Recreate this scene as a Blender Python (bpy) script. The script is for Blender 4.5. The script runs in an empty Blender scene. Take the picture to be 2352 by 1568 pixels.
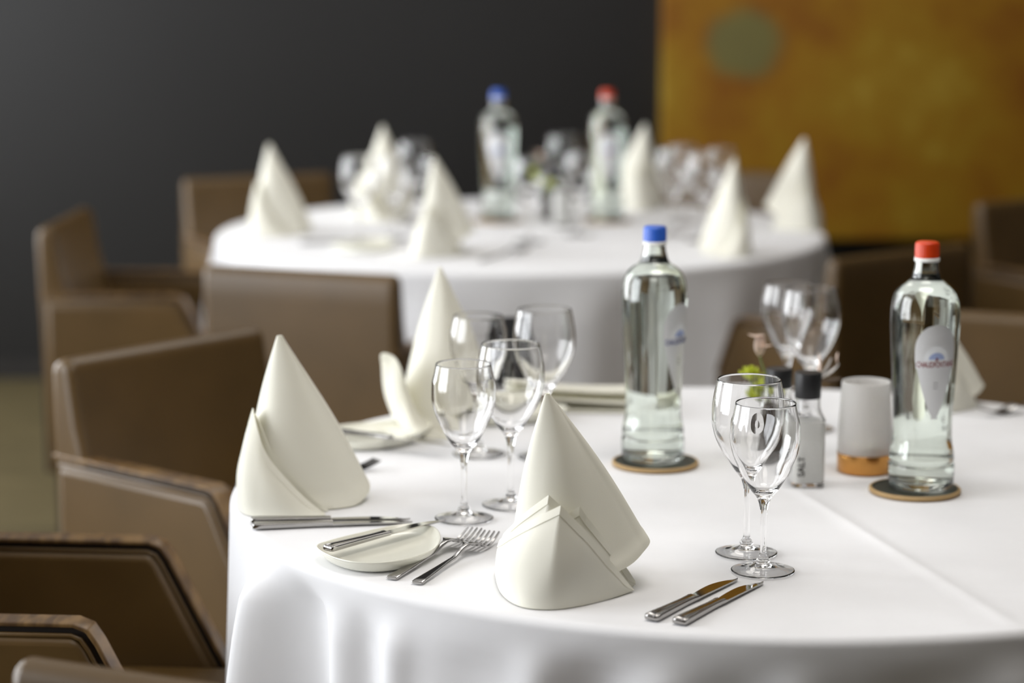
import bpy, math, random
from mathutils import Vector, Matrix
random.seed(7)
SC = bpy.context.scene
COL = SC.collection

# ------------------------------------------------------------------ camera
FPX = 5553.0; CAMH = 1.45; PITCH = math.atan(945/FPX)
cam = bpy.data.cameras.new('camera'); camo = bpy.data.objects.new('camera', cam); COL.objects.link(camo)
camo.location = (0, 0, CAMH); camo.rotation_euler = (math.pi/2-PITCH, 0, 0)
cam.sensor_width = 36; cam.lens = FPX*36/2352; cam.clip_start = .05; cam.clip_end = 60
cam.dof.use_dof = True; cam.dof.focus_distance = 2.66; cam.dof.aperture_fstop = 2.6
SC.camera = camo
# ------------------------------------------------------------------ view, world, daylight
vs = SC.view_settings
SC.display_settings.display_device = 'sRGB'
vs.view_transform = 'Standard'; vs.look = 'None'; vs.gamma = 1; vs.use_curve_mapping = False
vs.exposure = 0.33
SC.cycles.use_denoising = True
SC.cycles.max_bounces = 14; SC.cycles.transmission_bounces = 14; SC.cycles.transparent_max_bounces = 12
SC.cycles.diffuse_bounces = 5; SC.cycles.glossy_bounces = 6
SC.cycles.sample_clamp_indirect = 40; SC.cycles.blur_glossy = .4
w = bpy.data.worlds.new('world'); SC.world = w; w.use_nodes = True
w.node_tree.nodes['Background'].inputs[0].default_value = (.80, .88, 1, 1)
w.node_tree.nodes['Background'].inputs[1].default_value = 1.0
WX = -2.95                                   # window wall
WINS = [(1.2, 3.6), (4.4, 6.2), (6.7, 7.55)]   # window bays (y from, to)
WZ0, WZ1 = .40, 2.80
def daylight(i, y0, y1, power):
    l = bpy.data.lights.new('daylight', 'AREA'); l.shape = 'RECTANGLE'
    l.size = WZ1-WZ0; l.size_y = y1-y0; l.energy = power; l.color = (.97, .985, 1)
    o = bpy.data.objects.new('daylight', l); COL.objects.link(o)
    o.location = (WX-.30, (y0+y1)/2, (WZ0+WZ1)/2); o.rotation_euler = (0, -math.pi/2, 0)
for i, (a, b) in enumerate(WINS):
    daylight(i, a, b, (100, 92, 58)[i])
for lx, ly, lp in ((.45, 2.7, 20), (.1, 5.5, 12), (-.1, .5, 10)):      # added round fill lights at ceiling height, over tables and the aisle in front
    l = bpy.data.lights.new('ceiling_fill', 'AREA'); l.shape = 'DISK'; l.size = 1.3; l.energy = lp; l.color = (1, .955, .90)
    o = bpy.data.objects.new('ceiling_fill', l); COL.objects.link(o); o.location = (lx, ly, 2.97)

# ------------------------------------------------------------------ helpers
def at(px, py, z=.75):
    a = (px-1176)/FPX; b = (784-py)/FPX
    d = Vector((a, math.cos(PITCH)+b*math.sin(PITCH), -math.sin(PITCH)+b*math.cos(PITCH)))
    return Vector((0, 0, CAMH))+d*((z-CAMH)/d.z)
def atY(px, py, Y):
    a = (px-1176)/FPX; b = (784-py)/FPX
    d = Vector((a, math.cos(PITCH)+b*math.sin(PITCH), -math.sin(PITCH)+b*math.cos(PITCH)))
    return Vector((0, 0, CAMH))+d*(Y/d.y)
def lin(r, g, b):
    f = lambda c: (c/255/12.92) if c/255 <= .04045 else ((c/255+.055)/1.055)**2.4
    return (f(r), f(g), f(b), 1)
def mk(name, verts, faces, mat, parent=None, smooth=True, auto=None):
    me = bpy.data.meshes.new(name); me.from_pydata([tuple(v) for v in verts], [], faces)
    me.validate(); me.update()
    o = bpy.data.objects.new(name, me); COL.objects.link(o)
    if mat: me.materials.append(mat)
    if smooth:
        me.polygons.foreach_set('use_smooth', [True]*len(me.polygons))
        if auto: me.set_sharp_from_angle(angle=math.radians(auto))
    if parent: o.parent = parent
    return o
def tag(o, label=None, cat=None, group=None, kind=None):
    if label: o['label'] = label
    if cat: o['category'] = cat
    if group: o['group'] = group
    if kind: o['kind'] = kind
    return o
def thing(name, label, cat, loc=(0, 0, 0), rz=0, group=None):
    o = bpy.data.objects.new(name, None); COL.objects.link(o); o.empty_display_size = .05
    o.location = loc; o.rotation_euler = (0, 0, rz)
    return tag(o, label, cat, group)
def copy_tree(o, parent=None):
    c = o.copy(); COL.objects.link(c); c.parent = parent
    for ch in list(o.children): copy_tree(ch, c)
    return c
def dup(o, label, loc, rz=0, group=None, scale=None):
    c = copy_tree(o); c.location = loc; c.rotation_euler = (0, 0, rz); c['label'] = label
    if group: c['group'] = group
    return c
def lathe(prof, n=64, close_top=False):
    V = []; Fc = []
    for r, z in prof:
        for i in range(n):
            a = 2*math.pi*i/n; V.append((r*math.cos(a), r*math.sin(a), z))
    for j in range(len(prof)-1):
        for i in range(n):
            k = (i+1) % n
            Fc.append((j*n+i, j*n+k, (j+1)*n+k, (j+1)*n+i))
    return V, Fc
def weld(o, d=1e-5):
    import bmesh
    bm = bmesh.new(); bm.from_mesh(o.data); bmesh.ops.remove_doubles(bm, verts=bm.verts, dist=d)
    bm.to_mesh(o.data); bm.free(); return o
def fixn(o):
    import bmesh
    bm = bmesh.new(); bm.from_mesh(o.data); bmesh.ops.recalc_face_normals(bm, faces=bm.faces)
    bm.to_mesh(o.data); bm.free(); return o
def cr(pts, n):
    """smooth curve through 2-D / 3-D points, n segments per span"""
    P = [Vector(p) for p in pts]; out = []
    for i in range(len(P)-1):
        p0 = P[max(i-1, 0)]; p1 = P[i]; p2 = P[i+1]; p3 = P[min(i+2, len(P)-1)]
        for k in range(n):
            t = k/n
            out.append(.5*((2*p1)+(p2-p0)*t+(2*p0-5*p1+4*p2-p3)*t*t+(3*p1-p0-3*p2+p3)*t**3))
    out.append(P[-1]); return out
def crc(pts, n):
    P = [Vector(p) for p in pts]; N = len(P); out = []
    for i in range(N):
        p0 = P[(i-1) % N]; p1 = P[i]; p2 = P[(i+1) % N]; p3 = P[(i+2) % N]
        for k in range(n):
            t = k/n
            out.append(.5*((2*p1)+(p2-p0)*t+(2*p0-5*p1+4*p2-p3)*t*t+(3*p1-p0-3*p2+p3)*t**3))
    return out
def bevel(o, w, s=3):
    m = o.modifiers.new('bevel', 'BEVEL'); m.width = w; m.segments = s; m.limit_method = 'ANGLE'; m.angle_limit = math.radians(35)
    m.harden_normals = False
    return o
def boxv(x0, x1, y0, y1, z0, z1):
    V = [(x, y, z) for x in (x0, x1) for y in (y0, y1) for z in (z0, z1)]
    return V, [(0, 1, 3, 2), (4, 6, 7, 5), (0, 4, 5, 1), (2, 3, 7, 6), (0, 2, 6, 4), (1, 5, 7, 3)]
def box(name, x0, x1, y0, y1, z0, z1, mat, parent=None, bev=0):
    V, Fc = boxv(x0, x1, y0, y1, z0, z1)
    o = mk(name, V, Fc, mat, parent, smooth=bool(bev))
    if bev: bevel(o, bev)
    return o
def prism(poly, x0, x1):
    """polygon in (y,z) extruded along x"""
    n = len(poly)
    V = [(x0, y, z) for y, z in poly]+[(x1, y, z) for y, z in poly]
    Fc = [tuple(range(n))[::-1], tuple(range(n, 2*n))]+[(i, (i+1) % n, n+(i+1) % n, n+i) for i in range(n)]
    return V, Fc
def tube(path, rad, n=8):
    V = []; Fc = []; P = [Vector(p) for p in path]
    for i, p in enumerate(P):
        t = (P[min(i+1, len(P)-1)]-P[max(i-1, 0)]).normalized()
        a = t.cross(Vector((0, 0, 1)));
        if a.length < .1: a = t.cross(Vector((0, 1, 0)))
        a.normalize(); b = t.cross(a)
        r = rad[i] if isinstance(rad, (list, tuple)) else rad
        for k in range(n):
            th = 2*math.pi*k/n; V.append(p+(a*math.cos(th)+b*math.sin(th))*r)
    for i in range(len(P)-1):
        for k in range(n):
            m = (k+1) % n; Fc.append((i*n+k, i*n+m, (i+1)*n+m, (i+1)*n+k))
    Fc.append(tuple(range(n))[::-1]); Fc.append(tuple(range((len(P)-1)*n, len(P)*n)))
    return V, Fc

# ------------------------------------------------------------------ materials
def pbr(name, color, rough=.5, metal=0, spec=.5, **kw):
    m = bpy.data.materials.new(name); m.use_nodes = True
    b = m.node_tree.nodes['Principled BSDF']
    b.inputs['Base Color'].default_value = color; b.inputs['Roughness'].default_value = rough
    b.inputs['Metallic'].default_value = metal; b.inputs['Specular IOR Level'].default_value = spec
    for k, v in kw.items(): b.inputs[k.replace('_', ' ')].default_value = v
    return m
def nodes(m): return m.node_tree.nodes, m.node_tree.links, m.node_tree.nodes['Principled BSDF']
def add_noise(m, scale, c1, c2, bump=0, bscale=None, detail=3, coord='Object', dist=.002, stretch=None, rough=None):
    N, L, b = nodes(m)
    tc = N.new('ShaderNodeTexCoord'); mp = N.new('ShaderNodeMapping'); L.new(tc.outputs[coord], mp.inputs[0])
    if stretch: mp.inputs['Scale'].default_value = stretch
    n = N.new('ShaderNodeTexNoise'); n.inputs['Scale'].default_value = scale; n.inputs['Detail'].default_value = detail
    L.new(mp.outputs[0], n.inputs['Vector'])
    if c1:
        r = N.new('ShaderNodeValToRGB'); r.color_ramp.elements[0].position = .35; r.color_ramp.elements[1].position = .65
        r.color_ramp.elements[0].color = c1; r.color_ramp.elements[1].color = c2
        L.new(n.outputs['Fac'], r.inputs[0]); L.new(r.outputs[0], b.inputs['Base Color'])
    if bump:
        n2 = N.new('ShaderNodeTexNoise'); n2.inputs['Scale'].default_value = bscale or scale; n2.inputs['Detail'].default_value = 4
        L.new(mp.outputs[0], n2.inputs['Vector'])
        bp = N.new('ShaderNodeBump'); bp.inputs['Strength'].default_value = bump; bp.inputs['Distance'].default_value = dist
        L.new(n2.outputs['Fac'], bp.inputs['Height']); L.new(bp.outputs[0], b.inputs['Normal'])
    return m
M_cloth = pbr('white_tablecloth', (.80, .80, .815, 1), .85, 0, .25, Sheen_Weight=.15)
add_noise(M_cloth, 9, (.785, .785, .80, 1), (.815, .815, .83, 1), .35, 7, dist=.004)
def cloth_trans(name, col, tcol, mix, spec=.2):
    m = pbr(name, col, .8, 0, spec, Sheen_Weight=.15)
    N, L, b = nodes(m)
    t = N.new('ShaderNodeBsdfTranslucent'); t.inputs[0].default_value = tcol
    mx = N.new('ShaderNodeMixShader'); mx.inputs[0].default_value = mix
    L.new(b.outputs[0], mx.inputs[1]); L.new(t.outputs[0], mx.inputs[2])
    L.new(mx.outputs[0], N['Material Output'].inputs['Surface'])
    tc = N.new('ShaderNodeTexCoord'); n = N.new('ShaderNodeTexNoise'); n.inputs['Scale'].default_value = 900; n.inputs['Detail'].default_value = 2
    L.new(tc.outputs['Object'], n.inputs['Vector'])
    bp = N.new('ShaderNodeBump'); bp.inputs['Strength'].default_value = .25; bp.inputs['Distance'].default_value = .0004
    L.new(n.outputs['Fac'], bp.inputs['Height']); L.new(bp.outputs[0], b.inputs['Normal'])
    return m
M_nap = cloth_trans('cream_napkin', (.90, .885, .805, 1), (.90, .88, .62, 1), .2)
M_glass = pbr('clear_glass', (1, 1, 1, 1), 0, 0, .5, Transmission_Weight=1.0, IOR=1.5)
M_bglass = pbr('bottle_glass', (.95, .985, .95, 1), 0, 0, .5, Transmission_Weight=1.0, IOR=1.5)
M_water = pbr('water', (.985, 1, .99, 1), 0, 0, .5, Transmission_Weight=1.0, IOR=1.333)
M_steel = pbr('polished_steel', (.40, .39, .38, 1), .11, 1)
M_blade = pbr('steel_blade', (.38, .37, .35, 1), .06, 1)
M_porc = pbr('cream_porcelain', lin(236, 235, 222), .18, 0, .5, Coat_Weight=.3)
M_leather = pbr('brown_leather',  lin(86, 65, 34), .36, 0, .45)
add_noise(M_leather, 6, lin(81, 61, 31), lin(91, 69, 37), .15, 260, dist=.0006)
M_groove = pbr('dark_seam', lin(38, 28, 20), .6)
M_trim = pbr('worn_trim', lin(150, 122, 80), .4, 0, .5)
add_noise(M_trim, 18, lin(78, 56, 32), lin(122, 94, 56), 0, stretch=(1, 4, 1))
M_leg = pbr('dark_wood', lin(48, 34, 24), .4)
M_black = pbr('black_plastic', lin(24, 24, 26), .45)
M_blue = pbr('blue_cap', lin(48, 98, 200), .35)
M_red = pbr('red_cap', lin(206, 60, 12), .35)
M_white = pbr('white_plastic', lin(235, 235, 232), .4)
M_label = pbr('silver_label', (.78, .79, .80, 1), .38, .45, .5)
M_lred = pbr('red_print', lin(128, 18, 22), .5)
M_lblue = pbr('blue_print', lin(30, 40, 120), .5)
M_lsky = pbr('pale_blue_print', lin(160, 175, 215), .5)
M_lwhite = pbr('white_print', lin(232, 235, 238), .5)
M_coast = pbr('dark_coaster', lin(46, 50, 40), .5)
M_corim = pbr('cork_rim', lin(176, 146, 100), .6)
M_frost = pbr('frosted_glass', (.92, .91, .89, 1), .5, 0, .4, Transmission_Weight=.65, IOR=1.3)
M_copper = pbr('copper_band', lin(205, 150, 84), .25, 1)
M_wax = pbr('candle_wax', lin(240, 236, 225), .5, 0, .5, Subsurface_Weight=.2)
M_salt = pbr('salt', lin(236, 236, 230), .9)
add_noise(M_salt, 700, lin(240, 240, 235), lin(250, 250, 247), .4, 500, dist=.001)
M_pep = pbr('peppercorns', lin(60, 48, 38), .8)
add_noise(M_pep, 300, lin(36, 28, 22), lin(96, 78, 60), .8, 250, dist=.002)
M_vase = pbr('grey_ceramic', lin(92, 88, 84), .5)
M_green = pbr('yellow_green_petal', lin(196, 206, 60), .6, 0, .3)
M_leaf = pbr('leaf', lin(120, 140, 60), .5)
M_pink = pbr('pale_pink_petal', lin(232, 208, 192), .6)
M_brown = pbr('dry_brown_leaf', lin(82, 62, 40), .6)
M_petal = pbr('white_petal', lin(225, 222, 218), .6)
M_wall = pbr('dark_wall', lin(14, 12, 11), .42, 0, .55)
add_noise(M_wall, 3, lin(13, 11, 10), lin(15, 13, 12), .1, 60, dist=.001)
M_wall2 = pbr('grey_wall', lin(84, 78, 72), .8)
M_ceil = pbr('ceiling_paint', lin(215, 212, 208), .9)
M_frame = pbr('window_frame_paint', lin(60, 58, 56), .5)
M_base = pbr('black_base', lin(26, 22, 18), .6)
# floor : olive-brown boards
M_floor = pbr('olive_boards', lin(120, 108, 76), .55)
add_noise(M_floor, 4, lin(78, 68, 40), lin(96, 85, 54), .1, 30, stretch=(1, 6, 1))
# gold panel : mottled ochre with one grey-green blotch
M_gold = pbr('ochre_canvas', lin(178, 132, 20), .62, 0, .25)
def gold_setup():
    N, L, b = nodes(M_gold)
    g = N.new('ShaderNodeTexCoord')
    n1 = N.new('ShaderNodeTexNoise'); n1.inputs['Scale'].default_value = 3.2; n1.inputs['Detail'].default_value = 5; n1.inputs['Roughness'].default_value = .6
    L.new(g.outputs['Object'], n1.inputs['Vector'])
    r = N.new('ShaderNodeValToRGB'); e = r.color_ramp.elements
    e[0].position = .30; e[0].color = lin(118, 70, 8); e[1].position = .68; e[1].color = lin(154, 126, 40)
    k = e.new(.46); k.color = lin(134, 94, 12); k = e.new(.56); k.color = lin(138, 104, 18)
    L.new(n1.outputs['Fac'], r.inputs[0])
    # blotch
    vm = N.new('ShaderNodeVectorMath'); vm.operation = 'SUBTRACT'; L.new(g.outputs['Object'], vm.inputs[0])
    c = atY(1712, 100, 7.68); vm.inputs[1].default_value = c
    vs_ = N.new('ShaderNodeVectorMath'); vs_.operation = 'MULTIPLY'; vs_.inputs[1].default_value = (1, 0, 1.08); L.new(vm.outputs[0], vs_.inputs[0])
    ln = N.new('ShaderNodeVectorMath'); ln.operation = 'LENGTH'; L.new(vs_.outputs[0], ln.inputs[0])
    n2 = N.new('ShaderNodeTexNoise'); n2.inputs['Scale'].default_value = 9; L.new(g.outputs['Object'], n2.inputs['Vector'])
    ad = N.new('ShaderNodeMath'); ad.operation = 'MULTIPLY_ADD'; L.new(n2.outputs['Fac'], ad.inputs[0]); ad.inputs[1].default_value = .06; L.new(ln.outputs['Value'], ad.inputs[2])
    mr = N.new('ShaderNodeMapRange'); L.new(ad.outputs[0], mr.inputs[0]); mr.inputs[1].default_value = .120; mr.inputs[2].default_value = .170; mr.inputs[3].default_value = .85; mr.inputs[4].default_value = 0
    mx = N.new('ShaderNodeMix'); mx.data_type = 'RGBA'; L.new(mr.outputs[0], mx.inputs[0]); L.new(r.outputs[0], mx.inputs[6]); mx.inputs[7].default_value = lin(98, 98, 58)
    L.new(mx.outputs[2], b.inputs['Base Color'])
gold_setup()

# ------------------------------------------------------------------ room
RX = 4.2; Y0 = -2.6; Y1 = 7.8; CZ = 3.0
def st(o): o['kind'] = 'structure'; return o
st(box('floor', WX-.2, RX+.2, Y0-.2, Y1+.2, -.1, 0, M_floor))
st(box('ceiling', WX-.2, RX+.2, Y0-.2, Y1+.2, CZ, CZ+.1, M_ceil))
st(box('wall_back', WX-.2, RX+.2, Y1, Y1+.2, 0, CZ, M_wall))
st(box('wall_right', RX, RX+.2, Y0, Y1, 0, CZ, M_wall))
st(box('wall_front', WX-.2, RX+.2, Y0-.2, Y0, 0, CZ, M_wall2))
def left_wall():
    V = []; Fc = []
    def ad(*a):
        v, f = boxv(*a); k = len(V); V.extend(v); Fc.extend([tuple(i+k for i in q) for q in f])
    ad(WX-.2, WX, Y0, Y1, 0, WZ0); ad(WX-.2, WX, Y0, Y1, WZ1, CZ)
    ys = [Y0]+[v for ab in WINS for v in ab]+[Y1]
    for i in range(0, len(ys), 2): ad(WX-.2, WX, ys[i], ys[i+1], WZ0, WZ1)
    st(mk('wall_left', V, Fc, M_wall2, smooth=False))
left_wall()
for i, (a, b) in enumerate(WINS):
    V = []; Fc = []
    def ad(*q):
        v, f = boxv(*q); k = len(V); V.extend(v); Fc.extend([tuple(i+k for i in g) for g in f])
    x0, x1 = WX-.16, WX-.10
    ad(x0, x1, a, b, WZ0, WZ0+.06); ad(x0, x1, a, b, WZ1-.06, WZ1)
    for y in (a, (a+b)/2-.03, b-.06): ad(x0, x1, y, y+.06, WZ0+.06, WZ1-.06)
    st(mk('window_%d' % (i+1), V, Fc, M_frame, smooth=False))
st(box('baseboard_back', WX, RX, Y1-.018, Y1, 0, .07, M_base))
gp = box('wall_panel', atY(1521, 300, 7.68).x, 3.6, 7.68, 7.8, .475, 2.75, M_gold, bev=.004)
tag(gp, 'large mottled ochre gold panel with a grey-green blotch on the dark back wall', 'wall panel')

# ------------------------------------------------------------------ tables and cloths
T1 = Vector((.325, 3.02, 0)); R1 = .682
T2 = Vector((.02, 5.66, 0)); R2 = .715
C1 = at(1850, 1140); C2 = at(2352, 1450)
def cloth(name, C, R, drop, seed, label, crease=None, gauss=(), amp=1.0):
    rnd = random.Random(seed); NT = 720
    ph = [rnd.uniform(0, 6.28) for _ in range(5)]
    rc = .011
    rings = []   # (r offset, z, depth)
    for r in [0, .05]+[.05+(R-rc-.05)*i/90 for i in range(1, 91)]: rings.append((r, .75, 0))
    for i in range(1, 7):
        a = i/6*math.pi/2; rings.append((R-rc+rc*math.sin(a), .75-rc+rc*math.cos(a), 0))
    nd = 26
    for i in range(1, nd+1):
        s = drop*(i/nd)**1.25; rings.append((R, .75-rc-s, s))
    def fold(th, s):
        g = min(1, s/.10); g = g*g*(3-2*g); g2 = min(1, s/.34)
        f = .010*math.sin(9*th+ph[0])+.012*math.sin(15*th+ph[1]+.5*math.sin(4*th))+.006*math.sin(26*th+ph[2])
        f = amp*f*(g*.35+g2*.9)
        for (t0, wd, am, dl) in gauss:
            d = (math.degrees(th)-t0+180) % 360-180
            gg = min(1, max(0, s-dl)/.045); gg = gg*gg*(3-2*gg)
            f += am*math.exp(-(d/wd)**2)*gg*(.75+.45*min(1, s/.2))
        return f+.015*g2
    V = []; Fc = []
    for (r, z, s) in rings:
        for i in range(NT):
            th = 2*math.pi*i/NT
            rr = r+(fold(th, s) if s > 0 else 0)
            x = C.x+rr*math.cos(th); y = C.y+rr*math.sin(th); zz = z
            if crease and s == 0 and r < R-rc-.001:
                a, b = crease; d = (b-a).normalized(); q = Vector((x, y, .75))-a
                dist = q.x*d.y-q.y*d.x
                u = q.dot(d)
                k = 1 if u > -.02 else max(0, 1+(u+.02)/.1)
                edge = min(1, max(0, (R-r)/.05))
                zz += .0022*math.exp(-(abs(dist)/.011)**1.6)*k*edge
            V.append((x-C.x, y-C.y, zz))
    nr = len(rings)
    Fc.append(tuple(range(NT)))if False else None
    for j in range(nr-1):
        for i in range(NT):
            k = (i+1) % NT
            Fc.append((j*NT+i, (j+1)*NT+i, (j+1)*NT+k, j*NT+k))
    o = mk(name, V, Fc, M_cloth); weld(o, 1e-6)
    o.location = (C.x, C.y, 0)
    so = o.modifiers.new('thickness', 'SOLIDIFY'); so.thickness = .0012; so.offset = -1
    return tag(o, label, 'tablecloth')
def pxang(x, y, z=.6):   # angle around table 1 of a point seen on the drape
    p = at(x, y, z); return math.degrees(math.atan2(p.y-T1.y, p.x-T1.x))
cloth('tablecloth', T1, R1, .50, 3, 'white tablecloth draped over the near round table in the foreground', (C1, C2),
      gauss=[(207.5, 2.6, .036, 0), (214.5, 3.4, -.032, 0), (220.5, 2.0, .008, .02), (224.3, 2.0, -.014, .01), (229, 2.0, .016, .005), (237, 4.5, -.012, .02), (243.8, 2.2, .010, .01), (249.5, 3.5, -.018, .01), (255.5, 2.8, .012, .01), (262, 3.5, -.010, .01), (267, 2.5, .010, .01), (277, 5, -.016, .01), (286, 3, .012, .01)], amp=.6)
cloth('tablecloth', T2, R2, .42, 11, 'white tablecloth draped over the far round table before the dark wall', amp=1.35)
def table(C, R, label):
    t = thing('round_table', label, 'table', (C.x, C.y, 0))
    V, Fc = lathe([(0, .7482), (R-.014, .7482), (R-.012, .746), (R-.012, .722), (0, .722)], 96); fixn(weld(mk('tabletop', V, Fc, M_leg, t, auto=40)))
    V, Fc = lathe([(.045, .722), (.045, .06), (.06, .05)], 32); mk('column', V, Fc, M_leg, t)
    V, Fc = lathe([(0, 0), (.30, 0), (.30, .012), (.06, .05), (0, .052)], 48); fixn(weld(mk('base', V, Fc, M_leg, t, auto=40)))
table(T1, R1, 'near round pedestal table hidden under its long white cloth')
table(T2, R2, 'far round pedestal table hidden under its long white cloth')

# ------------------------------------------------------------------ armchairs
def make_chair():
    t = thing('armchair', 'x', 'chair')
    W = .212; AT = .036
    def loft_back(x, prof):   # not used
        pass
    # backrest wedge: profile in (y,z), rounded top
    prof = [(-.255, .24), (-.268, .74)]
    prof += [(-.246+.022*math.cos(a), .778+.022*math.sin(a)) for a in [math.pi-i*math.pi/7 for i in range(8)]]
    prof += [(-.212, .70), (-.185, .60), (-.155, .48), (-.14, .24)]
    V, Fc = prism(prof[::-1], -W+.003, W-.003)
    fixn(bevel(mk('backrest', V, Fc, M_leather, t, auto=50), .014, 4))
    V, Fc = boxv(-W+AT, W-AT, -.16, .185, .34, .485)
    bevel(mk('seat', V, Fc, M_leather, t, auto=50), .03, 5)
    V, Fc = boxv(-W+AT, W-AT, -.16, .14, .27, .345)
    mk('seat_frame', V, Fc, M_groove, t, smooth=False)
    def outline(ins, top_only=False):
        c = Vector((.148, .65)); pts = []
        base = [Vector((-.266, .24)), Vector((-.266, .65)), Vector((.048, .65)), Vector((.066, .643)), Vector((.078, .625)), Vector((.113, .555)), Vector((.156, .47)), Vector((.168, .40)), Vector((.172, .24))]
        n = len(base); out = []
        for i, p in enumerate(base):
            a = base[(i-1) % n]; b = base[(i+1) % n]
            d1 = (p-a).normalized(); d2 = (b-p).normalized()
            n1 = Vector((d1.y, -d1.x)); n2 = Vector((d2.y, -d2.x)); m = (n1+n2)
            m = m/(m.length_squared/2)
            out.append(p+m*ins)
        return [tuple(q) for q in out]
    for s in (-1, 1):
        xo = s*W; xi = s*(W-AT)
        r = Vector((0, 0))
        V, Fc = prism(outline(.004), s*(W-.008), s*(W-AT+.008)); ar = fixn(mk('armrest', V, Fc, M_groove, t, smooth=False))
        # strip over the top and down the front
        o0 = outline(0)[1:]; o1 = outline(.006)[1:]
        V = []; Fc = []
        for (y, z), (y2, z2) in zip(o0, o1): V += [(xo, y, z), (xi, y, z), (xi, y2, z2), (xo, y2, z2)]
        for i in range(len(o0)-1):
            for k in range(4):
                m = (k+1) % 4; Fc.append((i*4+k, i*4+m, (i+1)*4+m, (i+1)*4+k))
        Fc.append((0, 1, 2, 3)); e = (len(o0)-1)*4; Fc.append((e+3, e+2, e+1, e))
        fixn(bevel(mk('arm_trim', V, Fc, M_trim, ar, auto=50), .002, 2))
        for (xa, xb) in ((s*(W+.004), s*(W-.02)), (s*(W-AT-.004), s*(W-AT+.02))):
            V, Fc = prism(outline(.017), xa, xb); fixn(bevel(mk('arm_pad', V, Fc, M_leather, ar, auto=50), .011, 4))
            pipe = [(xa*1.0, y, z) for y, z in outline(.0195)]
            V, Fc = tube([(xa-(.006*s if abs(xa) > W-.01 else -.006*s), y, z) for y, z in outline(.0155)[1:]], .003, 6); mk('arm_piping', V, Fc, M_leather, ar)
    for sx in (-1, 1):
        for y in (-.22, .14):
            V, Fc = boxv(sx*(W-.03)-.018, sx*(W-.03)+.018, y-.018, y+.018, 0, .25)
            V = [(a+(0 if c > .1 else -sx*.004), b, c) for a, b, c in V]
            mk('leg', V, Fc, M_leg, t, smooth=False)
    return t
chair0 = make_chair(); used = [False]
def chair(x, y, fx, fy, label, depth=1.0):
    k = math.hypot(fx, fy); x -= .27*(1-depth)*fx/k; y -= .27*(1-depth)*fy/k      # keep the rear edge where it is
    rz = math.atan2(-fx, fy)     # local +Y -> (fx,fy)
    if not used[0]: o = chair0; used[0] = True
    else: o = copy_tree(chair0)
    o.location = (x, y, 0); o.rotation_euler = (0, 0, rz); o['label'] = label; o.scale = (1, depth, 1)
    o['group'] = 'brown leather armchairs around the two tables'
    return o
chair(-.375, 3.655, .76, -.65, 'brown leather armchair left of the near table, nearest of those showing a whole seat back', 1.12)
chair(-.545, 2.95, .995, -.08, 'brown leather armchair at lower left, cropped to its two piped armrests')
chair(-.155, 2.255, .42, .907, 'brown leather armchair of which only the rounded top shows in the bottom left corner')
chair(-.32, 4.89, .36, .93, 'brown leather armchair seen from behind between the two tables, left of centre', .86)
chair(-.78, 5.52, .998, -.04, 'brown leather armchair seen side-on at the far left against the dark wall', .97)
chair(-.575, 6.25, .43, -.90, 'brown leather armchair behind the far table, half hidden by its leftmost napkin', .86)
chair(.64, 5.13, -.64, .77, 'dark-backed leather armchair turned to the far table, behind the large wine glass and red-capped bottle', .86)
chair(1.43, 5.72, .5, -.87, 'shaded armchair at the far right under the gold panel')
chair(.84, 3.86, -.35, -.94, 'grey-brown armchair at the right edge behind the near red-capped bottle')
chair(.45, 6.41, -.40, -.91, 'armchair behind the far table, its back showing between the two right-hand napkins', .86)

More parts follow.
